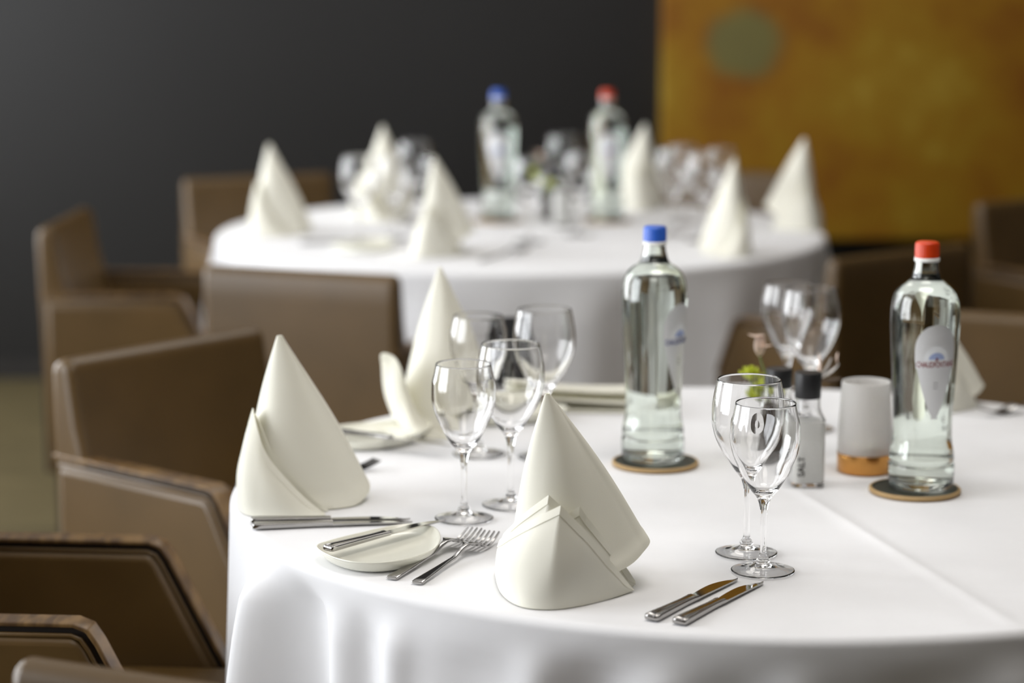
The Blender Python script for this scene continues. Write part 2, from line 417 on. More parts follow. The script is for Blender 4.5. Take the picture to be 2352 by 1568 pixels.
# ------------------------------------------------------------------ napkins
def es(o):
    m = o.modifiers.new('crisp_edges', 'EDGE_SPLIT'); m.split_angle = math.radians(50)
def napkin(name, origin, apex, hem, flaps, label, seam=None):
    """apex point, closed hem loop, flaps = [ [(bottom, top), ...], ...] all world points"""
    t = thing(name, label, 'napkin', origin, 0, 'cream napkins folded into cones')
    O = Vector(origin)
    H = crc(hem, 10); n = len(H); V = []; Fc = []
    # rows from hem up to the apex; a raised hem band near the edge
    ts = [0, .012, .048, .052]+[.052+(.93-.052)*i/16 for i in range(1, 17)]+[.96, .985]
    cen = sum(H, Vector())/n
    for j, tt in enumerate(ts):
        for i in range(n):
            p = H[i].lerp(apex, tt)
            c = cen.lerp(apex, tt)
            d = (p-c); d.z = 0; sm_ = .0016 if (seam and seam[0] < i/n < seam[1] and tt > .05) else 0
            if d.length > 0: d.normalize()
            k = math.sin(math.pi*min(1, tt))*.0035
            p = p+d*(k+sm_)+d*(.0008 if tt < .05 else 0)
            # soft waves in the cloth
            a = 2*math.pi*i/n
            p = p+d*(.0018*math.sin(3*a+4*tt)*math.sin(math.pi*tt))
            p.z = max(p.z, .7513)
            V.append(p-O)
    for j in range(len(ts)-1):
        for i in range(n):
            k = (i+1) % n
            Fc.append((j*n+i, j*n+k, (j+1)*n+k, (j+1)*n+i))
    co = mk('folded_cone', V, Fc, M_nap, t)
    so = co.modifiers.new('thickness', 'SOLIDIFY'); so.thickness = .0014; so.offset = -1; es(co)
    for cols in flaps:
        B = cr([c[0] for c in cols], 8); T = []; seg = []
        for ci, c in enumerate(cols):
            seg.append(c[1])
            if len(c) > 2 or ci == len(cols)-1:
                if len(seg) > 1: T += cr(seg, 8)[:-1]
                seg = [c[1]]
        T.append(cols[-1][1])
        V = []; Fc = []; m = len(B); rows = None
        for i in range(m):
            b = B[i]; tp = T[i]; L = max((tp-b).length, 1e-4)
            h = min(.009, L*.45)
            ds = [0, .0006, h, h+.0006]; ds = ds+[ds[-1]+(L-ds[-1])*k/12 for k in range(1, 13)]
            out = Vector((b.x-cen.x, b.y-cen.y, 0)); out = out.normalized() if out.length else out
            for k, dd in enumerate(ds):
                u = dd/L
                p = tp.lerp(b, u)
                bul = .007*math.sin(math.pi*min(1, u))*min(1, L/.09)
                p = p+out*bul+(out*.0010 if k in (0, 1, 2) else Vector())
                p = p+out*(.0015*math.sin(i*.35+u*3)*math.sin(math.pi*min(1, u)))
                p.z = max(p.z, .7513)
                V.append(p-O)
            rows = len(ds)
        for i in range(m-1):
            for k in range(rows-1):
                Fc.append((i*rows+k, i*rows+k+1, (i+1)*rows+k+1, (i+1)*rows+k))
        fo = mk('folded_flap', V, Fc, M_nap, t); weld(fo, 1e-5)
        so = fo.modifiers.new('thickness', 'SOLIDIFY'); so.thickness = .0014; so.offset = 0; es(fo)
    return t
G = lambda x, y: at(x, y, .7512)
A = atY
# front napkin
apx = A(1256, 899, 2.53)
hem = [A(1488, 1240, 2.545), A(1474, 1268, 2.525), A(1437, 1302, 2.505), A(1350, 1340, 2.478), A(1250, 1352, 2.474), A(1185, 1330, 2.495), A(1168, 1290, 2.54), A(1200, 1270, 2.60), A(1330, 1240, 2.615), A(1450, 1215, 2.59)]
f1 = [(G(1165, 1290), A(1185, 1250, 2.60)), (G(1140, 1315), A(1150, 1243, 2.56)), (G(1152, 1362), A(1172, 1225, 2.525)), (G(1195, 1392), A(1228, 1192, 2.484)), (G(1262, 1399), A(1289, 1160, 2.466), 1), (G(1330, 1391), A(1342, 1215, 2.470), 1), (G(1400, 1374), A(1400, 1287, 2.486), 1), (G(1449, 1358), A(1451, 1352, 2.512))]
f2 = [(A(1166, 1290, 2.625), A(1190, 1245, 2.605)), (A(1142, 1310, 2.59), A(1158, 1232, 2.566)), (A(1156, 1350, 2.52), A(1180, 1205, 2.532)), (A(1200, 1370, 2.49), A(1215, 1172, 2.50)), (A(1245, 1385, 2.466), A(1262, 1136, 2.477), 1), (A(1290, 1380, 2.468), A(1300, 1172, 2.476), 1), (A(1320, 1375, 2.48), A(1335, 1240, 2.484))]
f3 = [(A(1230, 1380, 2.478), A(1240, 1235, 2.486)), (A(1290, 1385, 2.478), A(1300, 1190, 2.486)), (A(1300, 1385, 2.478), A(1309, 1177, 2.479), 1), (A(1320, 1383, 2.478), A(1332, 1162, 2.480), 1), (A(1335, 1380, 2.480), A(1346, 1184, 2.482), 1), (A(1390, 1370, 2.495), A(1396, 1250, 2.502)), (A(1428, 1358, 2.515), A(1436, 1303, 2.522)), (A(1450, 1350, 2.53), A(1455, 1333, 2.533))]
nap1 = napkin('napkin', G(1290, 1360), apx, hem, [f1, f2, f3], 'cream napkin cone standing nearest the camera, three corners turned up in front')
# left napkin
apx = A(640, 766, 2.935)
hem = [A(846, 1112, 2.95), A(838, 1140, 2.925), A(800, 1165, 2.895), A(700, 1180, 2.872), A(610, 1180, 2.868), A(566, 1160, 2.90), A(562, 1120, 2.97), A(640, 1100, 2.985), A(760, 1085, 2.995), A(825, 1090, 2.985)]
f1 = [(G(747, 1183), A(744, 1178, 2.868)), (G(700, 1187), A(700, 1143, 2.866)), (G(650, 1188), A(650, 1090, 2.867)), (G(600, 1187), A(612, 1040, 2.872)), (G(568, 1182), A(593, 985, 2.885)), (G(551, 1170), A(583, 937, 2.905), 1), (G(546, 1145), A(577, 970, 2.935)), (G(556, 1120), A(580, 1040, 2.98))]
f2 = [(A(750, 1176, 2.876), A(752, 1170, 2.875)), (A(700, 1180, 2.874), A(708, 1135, 2.874)), (A(650, 1180, 2.874), A(660, 1083, 2.875)), (A(605, 1180, 2.878), A(624, 1032, 2.880)), (A(575, 1175, 2.888), A(600, 975, 2.893)), (A(560, 1165, 2.90), A(588, 950, 2.908))]
nap2 = napkin('napkin', G(700, 1165), apx, hem, [f1, f2], 'cream napkin cone at the left edge of the near table, flap tip at its left', seam=(.0, .06))
# third napkin
apx = A(1010, 610, 3.42)
hem = [A(1122, 880, 3.43), A(1112, 925, 3.40), A(1075, 965, 3.37), A(1010, 990, 3.355), A(945, 985, 3.365), A(922, 950, 3.41), A(930, 915, 3.47), A(1000, 890, 3.52), A(1090, 880, 3.50)]
f1 = [(G(1045, 1008), A(1042, 1000, 3.365)), (G(1000, 1008), A(992, 978, 3.352)), (G(960, 1004), A(958, 945, 3.345)), (G(930, 996), A(938, 895, 3.345)), (G(916, 985), A(922, 845, 3.34)), (G(910, 975), A(905, 818, 3.345)), (G(908, 968), A(877, 814, 3.36)), (G(912, 950), A(892, 860, 3.40)), (G(925, 930), A(915, 900, 3.45))]
nap3 = napkin('napkin', G(980, 975), apx, hem, [f1], 'cream napkin cone behind the left wine glasses with one broad flap curling left')

def mirrored(src, label, loc, rz, k=1.0, mx=1, sx=1.0):
    """a napkin folded the other way round"""
    t = thing('napkin', label, 'napkin', loc, rz, 'cream napkins folded into cones')
    for ch in src.children:
        me = ch.data.copy(); me.transform(Matrix.Diagonal((-k*mx, k, k, 1)))
        if mx > 0: me.flip_normals()
        o = bpy.data.objects.new(ch.name.split('.')[0], me); COL.objects.link(o); o.parent = t
        so = o.modifiers.new('thickness', 'SOLIDIFY'); so.thickness = .0014; so.offset = -1 if 'cone' in ch.name else 0; es(o)
    t.scale = (sx, 1, 1)
    return t
R = math.radians
def P(x, y): q = at(x, y, .7512); return (q.x, q.y, q.z)
dup(nap2, 'leftmost napkin cone on the far table, in front of the brown armchair', P(645, 538), 0).scale = (.88, 1, 1)
dup(nap3, 'napkin cone at the back left of the far table between wine glasses', P(868, 500), R(15))
dup(nap1, 'napkin cone at the front of the far table, just above the third near napkin', P(1000, 585), R(-20)).scale = (.76, 1, 1)
mirrored(nap1, 'napkin cone at the back of the far table next to the red-capped bottle', P(1465, 478), R(-12), sx=.8)
m5 = mirrored(nap2, 'napkin cone at the front right of the far table leaning right', P(1665, 585), R(0), sx=.68)
mirrored(nap1, 'rightmost napkin cone on the far table before the gold panel', P(1838, 525), R(8), sx=.78)
mirrored(nap1, 'napkin cone on the near table mostly hidden behind the red-capped bottle', P(2172, 935), R(0), .62, -1)

# flat folded napkin at the back of the near table
def flat_napkin():
    o0 = P(1330, 930)
    t = thing('folded_napkin', 'flat folded cream napkin lying behind the tip of the front napkin', 'napkin', o0, 0)
    pts = [(-.115, -.02), (.06, -.045), (.085, .0), (.07, .05), (-.09, .055)]
    for k in range(3):
        V = []; Fc = []; n = 14
        for i in range(n+1):
            for j in range(n+1):
                u = i/n; v = j/n
                x = -.115+.20*u+k*.006*(1-v); y = -.045+.10*v-.02*u+k*.004
                z = .0015+k*.0085+.012*k*math.exp(-((v-.2)/.3)**2)*.5+.006*math.sin(u*4+k)*(.4 if k else 0)+.002*k
                V.append((x, y, z))
        for i in range(n):
            for j in range(n):
                a = i*(n+1)+j; Fc.append((a, a+n+1, a+n+2, a+1))
        o = mk('fold_layer', V, Fc, M_nap, t); so = o.modifiers.new('thickness', 'SOLIDIFY'); so.thickness = .0024; so.offset = 0
flat_napkin()

# ------------------------------------------------------------------ wine glasses
def make_glass(hgt, rmax, label, group):
    t = thing('wine_glass', label, 'wine glass', (0, 0, 0), 0, group)
    z0 = hgt*.452
    bo = [(.0042, z0-.016), (.0060, z0-.008), (.0092, z0-.001), (.0150, z0+.006), (.0215, z0+.016), (rmax*.74, z0+.030), (rmax*.90, z0+.044), (rmax*.985, z0+.058), (rmax, z0+.068), (rmax*.985, z0+.082), (rmax*.93, hgt-.014), (rmax*.865, hgt-.001)]
    bi = [(rmax*.865-.0010, hgt-.001), (rmax*.93-.0011, hgt-.014), (rmax*.985-.0012, z0+.082), (rmax-.0013, z0+.068), (rmax*.985-.0013, z0+.058), (rmax*.90-.0015, z0+.0445), (rmax*.74-.0016, z0+.0312), (.0205, z0+.0185), (.0135, z0+.0095), (.007, z0+.0055), (0, z0+.0045)]
    O = [tuple(v) for v in cr([Vector((r, z, 0)) for r, z in bo], 6)]
    I = [tuple(v) for v in cr([Vector((r, z, 0)) for r, z in bi], 6)]
    rim = [(rmax*.865-.0002, hgt-.0004), (rmax*.865-.0005, hgt), (rmax*.865-.0008, hgt-.0004)]
    prof = [(a[0], a[1]) for a in O]+rim+[(a[0], a[1]) for a in I]
    V, Fc = lathe(prof, 96); fixn_open(weld(mk('bowl', V, Fc, M_glass, t)))
    sp = [(.0048, .0170), (.0036, .022), (.0034, .032), (.0035, z0*.55), (.0037, z0*.72), (.0042, z0-.016)]
    S = cr([Vector((r, z, 0)) for r, z in sp], 5)
    V, Fc = lathe([(s[0], s[1]) for s in S], 48); mk('stem', V, Fc, M_glass, t)
    fp = [(0, .0062), (.006, .0058), (.015, .0036), (.025, .0014), (.033, .0003), (.0347, .0005), (.0352, .0012), (.0345, .0021), (.028, .0030), (.018, .0048), (.010, .0078), (.0072, .0102), (.0078, .0122), (.0068, .0145), (.0048, .0170)]
    V, Fc = lathe([(s[0], s[1]) for s in cr([Vector((r, z, 0)) for r, z in fp], 5)], 96); weld(mk('foot', V, Fc, M_glass, t))
    return t
def fixn_open(o): return o
GR = 'wine glasses on both tables'
gs = make_glass(.190, .0385, 'small wine glass nearest the camera, standing just past the knife tips', GR); gs.location = P(1752, 1311)
gb = make_glass(.202, .0415, 'large wine glass directly behind the nearest small one, right of the front knives', GR); gb.location = P(1714, 1270)
dup(gs, 'small wine glass at the left beside the bread plate, left of the pair', P(1066, 1191), 0, GR)
dup(gb, 'large wine glass between the left small glass and the front napkin', P(1173, 1160), 0, GR)
dup(gs, 'small wine glass partly in front of the third napkin, blurred', P(1100, 1043), 0, GR)
dup(gb, 'large blurred wine glass behind the tip of the front napkin', P(1250, 1050), 0, GR)
dup(gs, 'blurred wine glass behind the salt mill, left one of the overlapping pair', P(1806, 944), 0, GR)
dup(gb, 'blurred wine glass behind the salt mill, right one of the overlapping pair', P(1858, 986), 0, GR)
far = [(826, 566, gb, 'wine glass on the far table left of the second napkin'), (952, 516, gb, 'wine glass at the back of the far table right of the second napkin'), (1292, 497, gb, 'wine glass on the far table midway between the two bottles, at the back'),
       (1216, 556, gs, 'wine glass on the far table just right of the blue-capped bottle'), (905, 548, gs, 'small wine glass on the far table behind the second napkin'), (1330, 540, gs, 'wine glass on the far table left of the red-capped bottle'),
       (1545, 540, gb, 'wine glass on the far table just right of the fourth napkin'), (1614, 553, gb, 'large wine glass on the far table left of the fifth napkin'), (1568, 512, gs, 'small wine glass at the back of the cluster left of the fifth napkin'), (1654, 522, gs, 'small wine glass on the far table touching the outline of the fifth napkin')]
for x, y, g, lb in far: dup(g, lb, P(x, y), 0, GR)

# ------------------------------------------------------------------ bottles and coasters
def make_coaster():
    t = thing('coaster', 'x', 'coaster')
    V, Fc = lathe([(0, .0042), (.0525, .0042), (.0540, .0056)], 64); weld(mk('mat_top', V, Fc, M_coast, t, auto=40))
    V, Fc = lathe([(.0540, .0056), (.0560, .0058), (.0575, .0045), (.0575, .0012), (.0565, .0002), (0, .0002)], 64); weld(mk('rim', V, Fc, M_corim, t, auto=40))
    return t
def text_mesh(s, size):
    c = bpy.data.curves.new('txt', 'FONT'); c.body = s; c.size = size; c.align_x = 'CENTER'; c.align_y = 'CENTER'; c.resolution_u = 3; c.offset = .02*size
    o = bpy.data.objects.new('txt', c); COL.objects.link(o)
    bpy.context.view_layer.update()
    me = bpy.data.meshes.new_from_object(o.evaluated_get(bpy.context.evaluated_depsgraph_get()))
    V = [v.co.copy() for v in me.vertices]; Fc = [tuple(p.vertices) for p in me.polygons]
    bpy.data.objects.remove(o); bpy.data.curves.remove(c); bpy.data.meshes.remove(me)
    return V, Fc
def bottle(capmat, lmat, label, loc, rz, group, printed=True):
    t = thing('water_bottle', label, 'bottle', loc, rz, group)
    out = [(.0, .003), (.034, .0005), (.0395, .001), (.0415, .006), (.0418, .028), (.0400, .0335), (.0412, .038), (.0400, .048), (.0375, .062), (.0370, .085), (.0385, .120), (.0410, .165), (.0428, .205), (.0430, .222), (.0415, .238), (.0370, .250), (.0300, .2575), (.0220, .2625), (.0180, .268), (.0155, .278), (.0138, .290), (.0135, .303), (.0135, .306)]
    def sm(pr, k=5): return [(a[0], a[1]) for a in cr([Vector((r, z, 0)) for r, z in pr], k)]
    o1 = sm(out[3:]); th = .0032
    inn = [(max(r-th, .003), z-(.001 if r < .03 else 0)) for r, z in out[4:] if z > .012][::-1]
    inn = [(.0103, .306)]+sm([(.0103, .302)]+[p for p in inn if p[1] < .300 and p[1] > .03]+[(.0365, .020), (.033, .011), (.02, .0085), (0, .008)])
    prof = [out[0], out[1], out[2]]+o1+inn
    V, Fc = lathe(prof, 96); fixn(weld(mk('glass_body', V, Fc, M_bglass, t)))
    wprof = []
    for r, z in [p for p in inn if p[1] <= .272]:
        wprof.append((r+.0003 if r > 0 else 0, z-.0003 if z < .02 else z))
    wprof = [(0, .2721), (wprof[0][0], .2721)]+wprof[1:]
    V, Fc = lathe(wprof, 96); fixn(weld(mk('water', V, Fc, M_water, t)))
    # cap with ribs
    n = 120; V = []; Fc = []
    rows = [(.0150, .2925, 0), (.0152, .2935, 0), (.0150, .2945, 1), (.0147, .3085, 1), (.0142, .3110, 0), (.0125, .3120, 0), (0, .3122, 0)]
    for r, z, rb in rows:
        for i in range(n):
            a = 2*math.pi*i/n; q = r+(.00035*math.cos(30*a) if rb else 0); V.append((q*math.cos(a), q*math.sin(a), z))
    for j in range(len(rows)-1):
        for i in range(n):
            k = (i+1) % n; Fc.append((j*n+i, j*n+k, (j+1)*n+k, (j+1)*n+i))
    weld(mk('cap', V, Fc, capmat, t))
    V, Fc = lathe([(.0139, .2875), (.0155, .2875), (.0158, .2890), (.0156, .2923), (.0142, .2925)], 64); mk('cap_ring', V, Fc, M_white, t)
    # label : leaf-shaped silver foil wrapped on the glass, centred on local -Y
    def rad(z):
        for (r0, z0), (r1, z1) in zip(o1, o1[1:]):
            if z0 <= z <= z1: return r0+(r1-r0)*((z-z0)/(z1-z0) if z1 > z0 else 0)
        return .043
    def wrap(u, z, off):     # u = arc length
        r = rad(z)+off; a = -math.pi/2+u/.043; return (r*math.cos(a), r*math.sin(a), z)
    zb, zt = .094, .214; V = []; Fc = []; nz = 40; nu = 20
    def half(z):
        q = (z-zb)/(zt-zb)
        hh = .0285*min(1, (max(0, q)/.62))**.62 if q < .62 else .0285
        if q > .72: hh = .0285*math.sqrt(max(0, 1-((q-.72)/.28)**2))
        return max(hh, .0004) if q > .001 else .006
    for j in range(nz+1):
        z = zb+(zt-zb)*j/nz; h_ = half(z)
        for i in range(nu+1): V.append(wrap(-h_+2*h_*i/nu, z, .0003))
    for j in range(nz):
        for i in range(nu):
            a = j*(nu+1)+i; Fc.append((a, a+1, a+nu+2, a+nu+1))
    lb = mk('bottle_label', V, Fc, M_label, t)
    if printed:
        # white arch with a pale blue hill behind the name
        def arch(nm, w_, h_, z0, mat, off, zbase=0):
            V = []; Fc = []; n = 24
            for i in range(n+1):
                a = math.pi*i/n; V.append(wrap(w_*math.cos(a), z0+h_*math.sin(a), off)); V.append(wrap(w_*math.cos(a)*.98, z0, off))
            for i in range(n): Fc.append((2*i, 2*i+1, 2*i+3, 2*i+2))
            mk(nm, V, Fc, mat, lb)
        arch('emblem_arch', .0175, .0225, .1645, M_lwhite, .0005)
        arch('emblem_hill', .0105, .0085, .1700, M_lsky, .0007)
        V, Fc = boxv(-.0275, .0275, 0, 1, .1585, .1675); n = 24; V = []; Fc = []
        for i in range(n+1):
            u = -.0272+.0544*i/n; V += [wrap(u, .1585, .0006), wrap(u, .1680, .0006)]
        for i in range(n): Fc.append((2*i, 2*i+2, 2*i+3, 2*i+1))
        mk('name_band', V, Fc, M_lwhite, lb)
        tv, tf = text_mesh('CHAUDFONTAINE', .0104)
        wd = max(v.x for v in tv)-min(v.x for v in tv)
        mk('brand_lettering', [wrap(v.x*.052/wd, .1632+v.y*1.0, .0009) for v in tv], tf, lmat, lb, smooth=False)
        V, Fc = lathe([(0, 0), (.0014, .0008), (.0012, .0026), (0, .0036)], 12)
        sv = [(x, z) for x, y, z in V]
        tri = [wrap(-.0016, .1683, .0010), wrap(.0016, .1683, .0010), wrap(.0011, .1712, .0010), wrap(0, .1728, .0010), wrap(-.0011, .1712, .0010)]
        mk('emblem_figure', tri, [(0, 1, 2, 3, 4)], lmat, lb, smooth=False)
        for k, zz in enumerate((.140, .1365, .133)):
            w_ = .0035; V = [wrap(-w_, zz, .0005), wrap(w_, zz, .0005), wrap(w_, zz+.0006, .0005), wrap(-w_, zz+.0006, .0005)]
            mk('small_print', V, [(0, 1, 2, 3)], M_groove, lb, smooth=False)
    return t
BG = 'glass water bottles standing on coasters'
co = make_coaster(); co['label'] = 'round coaster under the near blue-capped bottle'; co['group'] = 'round coasters under the bottles'
p = P(1505, 1066); co.location = p
p = P(2101, 1128)
dup(co, 'round coaster under the near red-capped bottle', p)
Z = .0044
def up(q): return (q[0], q[1], q[2]+Z)
bottle(M_blue, M_lblue, 'glass water bottle with blue cap on the near table, centre right', up(P(1499, 1061)), R(52), BG)
bottle(M_red, M_lred, 'glass water bottle with red cap on the near table at right, silver label facing front', up(P(2114, 1124)), R(12), BG)
dup(co, 'round coaster under the far blue-capped bottle', P(1145, 508))
dup(co, 'round coaster under the far red-capped bottle', P(1395, 508))
bottle(M_blue, M_lblue, 'blurred water bottle with blue cap on the far table before the dark wall', up(P(1145, 506)), R(0), BG)
bottle(M_red, M_lred, 'blurred water bottle with red cap on the far table beside a napkin cone', up(P(1393, 506)), R(5), BG)

# ------------------------------------------------------------------ cutlery
def loft(sections, name, mat, parent, n=28, groove=0, auto=35):
    """sections: (y, halfwidth, thickness, z of the underside)"""
    V = []; Fc = []
    for y, hw, th, z in sections:
        for i in range(n):
            a = 2*math.pi*i/n; c = math.cos(a); s = math.sin(a)
            ex = .45
            x = hw*math.copysign(abs(c)**ex, c); zz = th/2*math.copysign(abs(s)**ex, s)
            if groove and s > .5: zz -= groove*(.5+.5*math.cos(x/hw*math.pi*5))
            V.append((x, y, z+th/2+zz))
    m = len(sections)
    for j in range(m-1):
        for i in range(n):
            k = (i+1) % n; Fc.append((j*n+i, j*n+k, (j+1)*n+k, (j+1)*n+i))
    Fc.append(tuple(range(n))[::-1]); Fc.append(tuple(range((m-1)*n, m*n)))
    return fixn(mk(name, V, Fc, mat, parent, auto=auto))
def make_knife(L, group, label, bw=.0105):
    t = thing('table_knife', label, 'knife', (0, 0, 0), 0, group)
    h = L*.50
    loft([(0, .0062, .0042, .0012), (.0008, .0078, .0062, .0004), (.0025, .0084, .0072, 0), (.010, .0083, .0074, 0), (h*.45, .0068, .0068, 0), (h*.75, .0058, .0062, .0002), (h*.92, .0062, .0056, .0006), (h, .0070, .0050, .0010)], 'handle', M_steel, t, 60, .0005, 60)
    V = []; Fc = []; n = 26
    for i in range(n+1):
        u = i/n; y = h+(L-h)*u
        right = .0066*(1-u*.1)*(1 if u < .9 else 1-((u-.9)/.1)**2*.4)
        left = -.0066-(bw-.0066)*math.sin(min(1, u/.55)*math.pi/2)*1.0
        if u > .5: left = left+(bw+right*.72)*((u-.5)/.5)**2.3
        zt = .0036-.0014*u
        V += [(left, y, zt-.0012), (left, y, zt-.0008), (right, y, zt+.0004), (right, y, zt-.0014)]
    for i in range(n):
        for k in range(4):
            m = (k+1) % 4; Fc.append((i*4+k, i*4+m, (i+1)*4+m, (i+1)*4+k))
    Fc.append((0, 1, 2, 3)); e = n*4; Fc.append((e+3, e+2, e+1, e))
    fixn(mk('blade', V, Fc, M_blade, t, auto=30))
    return t
def make_fork(L, group, label):
    t = thing('table_fork', label, 'fork', (0, 0, 0), 0, group)
    def zc(u):   # height of the underside along the fork
        if u < .45: return .0003+.0035*(u/.45)
        if u < .68: q = (u-.45)/.23; return .0038+.0085*(q*q*(3-2*q))
        if u < .84: q = (u-.68)/.16; return .0123-.0105*(q*q*(3-2*q))
        q = (u-.84)/.16; return .0018+.009*q**1.5
    secs = []
    for u, hw, th in [(0, .0055, .0016), (.006, .0070, .0026), (.04, .0070, .0032), (.15, .0058, .0032), (.30, .0040, .0033), (.42, .0029, .0034), (.50, .0025, .0034), (.58, .0026, .0033), (.63, .0034, .0028), (.66, .0062, .0023), (.69, .0096, .0020), (.73, .0112, .0018), (.775, .0116, .0018)]:
        secs.append((u*L, hw, th, zc(u)))
    secs2 = []
    for a, b in zip(secs, secs[1:]):
        for k in range(4):
            f = k/4; secs2.append(tuple(a[i]+(b[i]-a[i])*f if i < 3 else zc((a[0]+(b[0]-a[0])*f)/L) for i in range(4)))
    secs2.append(secs[-1])
    loft(secs2, 'handle', M_steel, t, 24)
    for k in range(4):
        xc = -.0095+.00633*k; V = []; Fc = []; n = 12
        for i in range(n+1):
            u = .77+.23*i/n; hw = .00185*(1-.45*(i/n)**2); z = zc(u)
            x = xc*(1-.06*i/n)
            V += [(x-hw, u*L, z), (x+hw, u*L, z), (x+hw*.8, u*L, z+.0018), (x-hw*.8, u*L, z+.0018)]
        for i in range(n):
            for q in range(4):
                m = (q+1) % 4; Fc.append((i*4+q, i*4+m, (i+1)*4+m, (i+1)*4+q))
        Fc.append((3, 2, 1, 0)); e = n*4; Fc.append((e, e+1, e+2, e+3))
        fixn(mk('tine', V, Fc, M_steel, t, auto=30))
    return t
def lay(o, a, b, flip=False):
    """put cutlery with its handle end at a pointing to b (photo marks on the table)"""
    q = at(a[0], a[1], .752); r = at(b[0], b[1], .752); d = r-q
    o.location = (q.x, q.y, .7513); o.rotation_euler = (0, 0, math.atan2(-d.x, d.y)); return o
KG = 'table knives laid on the near table'; FG = 'table forks laid on the near table'
k1 = make_knife(.190, KG, 'left one of the two front knives, right of the front napkin')
lay(k1, (1495, 1424), (1690, 1328))
def cop(o, label, a, b): c = copy_tree(o); c['label'] = label; return lay(c, a, b)
cop(k1, 'right one of the two front knives, its blade tip below the nearest glass foot', (1559, 1433), (1740, 1340))
cop(k1, 'upper of the two knives lying before the left napkin', (577, 1199), (985, 1190))
cop(k1, 'lower of the two knives lying before the left napkin', (580, 1212), (960, 1198))
fk = make_fork(.205, FG, 'left one of the two forks between bread plate and front napkin')
lay(fk, (899, 1329), (1104, 1226))
cop(fk, 'right one of the two forks, its tines behind the front napkin', (957, 1340), (1166, 1220))
cop(fk, 'fork behind the left napkin with its tines showing right of it', (545, 1117), (888, 1070))
cop(fk, 'fork of the right-hand place setting at the right edge of the picture', (2500, 925), (2300, 950))

# ------------------------------------------------------------------ bread plates
def make_plate():
    t = thing('bread_plate', 'cream drop-shaped bread plate beside the front forks with a butter knife across it', 'plate')
    px = [(727, 1252), (762, 1238), (830, 1221), (900, 1206), (955, 1201), (997, 1209), (1012, 1231), (1000, 1256), (960, 1275), (905, 1287), (850, 1291), (797, 1286), (752, 1272)]
    W_ = [at(x, y, .766) for x, y in px]
    c = Vector((sum(v.x for v in W_)/len(W_), sum(v.y for v in W_)/len(W_), .7512))
    pts = crc([v-c for v in W_], 8); n = len(pts)
    prof = [(.0, .0060), (.5, .0060), (.80, .0063), (.88, .0078), (.95, .0112), (.985, .0142), (1.0, .0146), (1.0, .0130), (.96, .0080), (.90, .0025), (.85, .0005), (.0, .0005)]
    V = []; Fc = []
    for s, z in prof:
        for p in pts: V.append((p.x*s, p.y*s, z))
    for j in range(len(prof)-1):
        for i in range(n):
            k = (i+1) % n; Fc.append((j*n+i, j*n+k, (j+1)*n+k, (j+1)*n+i))
    fixn(weld(mk('plate_dish', V, Fc, M_porc, t)))
    t.location = c; return t
pl = make_plate()
for ch in pl.children: ch.name = 'dish'
kb = copy_tree(k1); kb['label'] = 'butter knife resting diagonally across the front bread plate'; kb['group'] = 'butter knives'
q = at(752, 1263, .768); r = at(985, 1201, .768); d = r-q
kb.location = (q.x, q.y, .7665); kb.rotation_euler = (R(0), 0, math.atan2(-d.x, d.y))
q2 = at(862, 1013, .75)
dup(pl, 'bread plate between the left napkin and the third napkin', (q2.x, q2.y, .7512), R(-20))
q2 = at(840, 572, .75); dup(pl, 'bread plate at the front left of the far table between two napkins', (q2.x, q2.y, .7512), R(5))
q2 = at(1146, 962, .75); dup(pl, 'bread plate seen through the wine glasses beside the flat napkin', (q2.x, q2.y, .7512), R(-60))
kc = copy_tree(k1); kc['label'] = 'butter knife resting on the second bread plate behind the left napkin'; kc['group'] = 'butter knives'
q = at(760, 992, .768); r = at(985, 1016, .768); d = r-q; kc.location = (q.x, q.y, .7665); kc.rotation_euler = (0, 0, math.atan2(-d.x, d.y))
cop(fk, 'dark curved fork lying at the front of the far table right of the third napkin', (1105, 600), (1215, 574))
cop(k1, 'knife lying on the far table in front of the leftmost napkin', (690, 560), (800, 556))

# ------------------------------------------------------------------ candle holder
def candle_holder(loc, label, candle_label):
    t = thing('candle_holder', label, 'candle holder', loc, 0, 'frosted candle holders')
    prof = [(.0355, .0245), (.0348, .06), (.0322, .105), (.0318, .1175), (.0308, .1190), (.0300, .1175), (.0304, .105), (.0330, .06), (.0336, .0245)]
    V, Fc = lathe([(s[0], s[1]) for s in cr([Vector((a, b, 0)) for a, b in prof], 4)], 72); V, Fc = V, Fc
    o = mk('frosted_glass', V, Fc, M_frost, t)
    V, Fc = lathe([(0, 0), (.0345, 0), (.0358, .0012), (.0362, .0250), (.0352, .0255), (.0345, .0245), (.0340, .004), (0, .003)], 72); fixn(weld(mk('copper_base', V, Fc, M_copper, t, auto=50)))
    c = thing('tealight', candle_label, 'candle', (loc[0], loc[1], loc[2]+.0032), 0)
    V, Fc = lathe([(0, 0), (.0195, 0), (.0195, .030), (.018, .031), (0, .0295)], 40); fixn(weld(mk('wax', V, Fc, M_wax, c, auto=40)))
    V, Fc = tube([(0, 0, .029), (.0005, 0, .034), (.001, 0, .038)], .0008, 6); mk('wick', V, Fc, M_black, c)
candle_holder(P(1985, 1080), 'frosted glass candle holder with copper base left of the red-capped bottle', 'white tealight inside the frosted holder on the near table')

